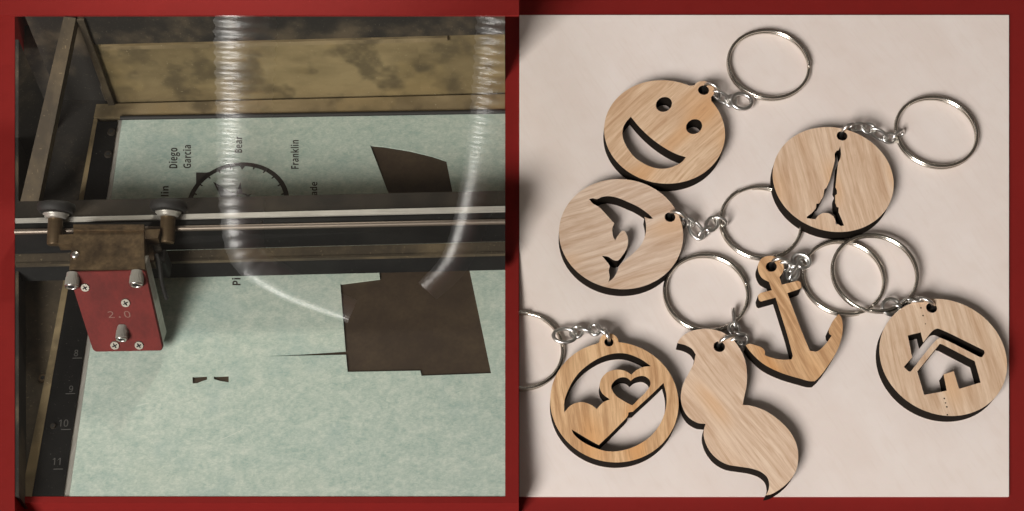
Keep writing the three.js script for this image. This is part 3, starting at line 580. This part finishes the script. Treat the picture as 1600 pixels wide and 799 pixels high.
// where a mirrored point of the picture stands: seen at (px, py), beyond metres past the lid
const lidW = lidPts.map((p) => p.clone().applyMatrix4(machine.matrixWorld));
const lidN = lidW[1].clone().sub(lidW[0]).cross(lidW[3].clone().sub(lidW[0])).normalize();
const lidPlane = new THREE.Plane().setFromNormalAndCoplanarPoint(lidN, lidW[0]);
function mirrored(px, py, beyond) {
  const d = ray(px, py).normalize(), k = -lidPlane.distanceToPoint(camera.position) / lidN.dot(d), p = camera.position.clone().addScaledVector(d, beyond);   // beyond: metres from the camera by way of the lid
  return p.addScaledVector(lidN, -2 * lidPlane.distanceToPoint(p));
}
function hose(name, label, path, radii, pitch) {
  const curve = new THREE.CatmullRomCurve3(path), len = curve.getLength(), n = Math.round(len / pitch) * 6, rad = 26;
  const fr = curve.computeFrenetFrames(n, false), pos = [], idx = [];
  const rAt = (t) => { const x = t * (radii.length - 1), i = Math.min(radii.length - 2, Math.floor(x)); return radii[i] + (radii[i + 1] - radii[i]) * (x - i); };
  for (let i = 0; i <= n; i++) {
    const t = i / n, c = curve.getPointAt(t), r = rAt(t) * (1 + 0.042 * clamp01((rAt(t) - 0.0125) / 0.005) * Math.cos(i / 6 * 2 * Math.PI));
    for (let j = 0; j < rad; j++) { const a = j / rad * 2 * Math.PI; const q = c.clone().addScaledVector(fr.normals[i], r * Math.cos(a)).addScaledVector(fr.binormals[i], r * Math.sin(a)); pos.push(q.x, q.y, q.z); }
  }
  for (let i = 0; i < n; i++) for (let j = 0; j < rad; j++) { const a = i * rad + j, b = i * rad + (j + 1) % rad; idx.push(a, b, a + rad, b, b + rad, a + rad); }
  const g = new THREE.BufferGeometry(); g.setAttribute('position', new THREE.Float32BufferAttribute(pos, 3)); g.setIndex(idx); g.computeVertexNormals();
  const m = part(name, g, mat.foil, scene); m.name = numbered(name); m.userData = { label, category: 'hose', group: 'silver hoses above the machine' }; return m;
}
const PX = 1.15 / F;
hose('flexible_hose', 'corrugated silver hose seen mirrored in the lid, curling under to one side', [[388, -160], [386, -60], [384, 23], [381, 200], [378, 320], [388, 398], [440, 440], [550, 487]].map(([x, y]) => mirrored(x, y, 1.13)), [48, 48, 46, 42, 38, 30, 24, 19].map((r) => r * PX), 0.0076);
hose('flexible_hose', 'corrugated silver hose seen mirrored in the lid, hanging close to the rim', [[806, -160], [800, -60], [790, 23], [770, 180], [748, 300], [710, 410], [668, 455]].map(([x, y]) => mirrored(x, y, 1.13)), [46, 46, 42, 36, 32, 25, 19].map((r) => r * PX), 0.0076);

// ---------------------------------------------------------------- lamps outside the frame
{ // small work lamp over the machine; it hangs above the part that the lid mirrors
  const at = mirrored(580, -140, 1.1), aim = M(340, 185, 0).applyMatrix4(machine.matrixWorld), dir = aim.clone().sub(at).normalize();
  const s = thing('work_lamp', 'small bell-shaped work lamp over the rear of the bed', 'lamp', at);
  const bell = new THREE.LatheGeometry([[0.0075, 0], [0.011, 0.012], [0.006, 0.030], [0.004, 0.034]].map(([r, h]) => new THREE.Vector2(r, h)), 28); part('shade', orient(bell, V(0, 0, 0), dir.clone().negate()), mat.rubber, s);
  const bulb = new THREE.SphereGeometry(0.005, 18, 12); bulb.translate(-dir.x * 0.002, -dir.y * 0.002, -dir.z * 0.002); part('bulb', bulb, std({ color: lin(0.9, 0.9, 0.88), emissive: lin(1, 0.96, 0.88), emissiveIntensity: 12 }), s);
  const l = new THREE.SpotLight(lin(1, 0.95, 0.86), 0.45, 0, 0.36, 1, 2); l.name = 'work_light'; l.position.copy(at).addScaledVector(dir, 0.008); l.target.position.copy(aim); l.castShadow = true; scene.add(l, l.target);
}
{
  const s = thing('strip_lamp', 'short bright strip lamp aimed at the silver hoses', 'lamp', V(...STRIP.pos)); s.lookAt(...STRIP.target);
  const g = new THREE.PlaneGeometry(STRIP.w, STRIP.h); g.translate(0, 0, -0.004); part('diffuser', g, mat.glow, s);
  const b = new RoundedBoxGeometry(STRIP.w + 0.01, STRIP.h + 0.01, 0.02, 2, 0.004); b.translate(0, 0, -0.016); part('housing', b, mat.rubber, s);
}
{
  const s = thing('softbox_lamp', 'square soft lamp standing before the table', 'lamp', V(...KEY.pos));
  s.lookAt(...KEY.target);
  const g = new THREE.PlaneGeometry(KEY.size, KEY.size); g.translate(0, 0, -0.012); part('diffuser', g, mat.glow, s);
  const b = new THREE.CylinderGeometry(0.08, KEY.size * 0.707, 0.25, 4, 1, true); b.rotateY(Math.PI / 4); b.rotateX(-Math.PI / 2); b.translate(0, 0, -0.14); part('housing', b, mat.rubber, s);
}
renderer.render(scene, camera);
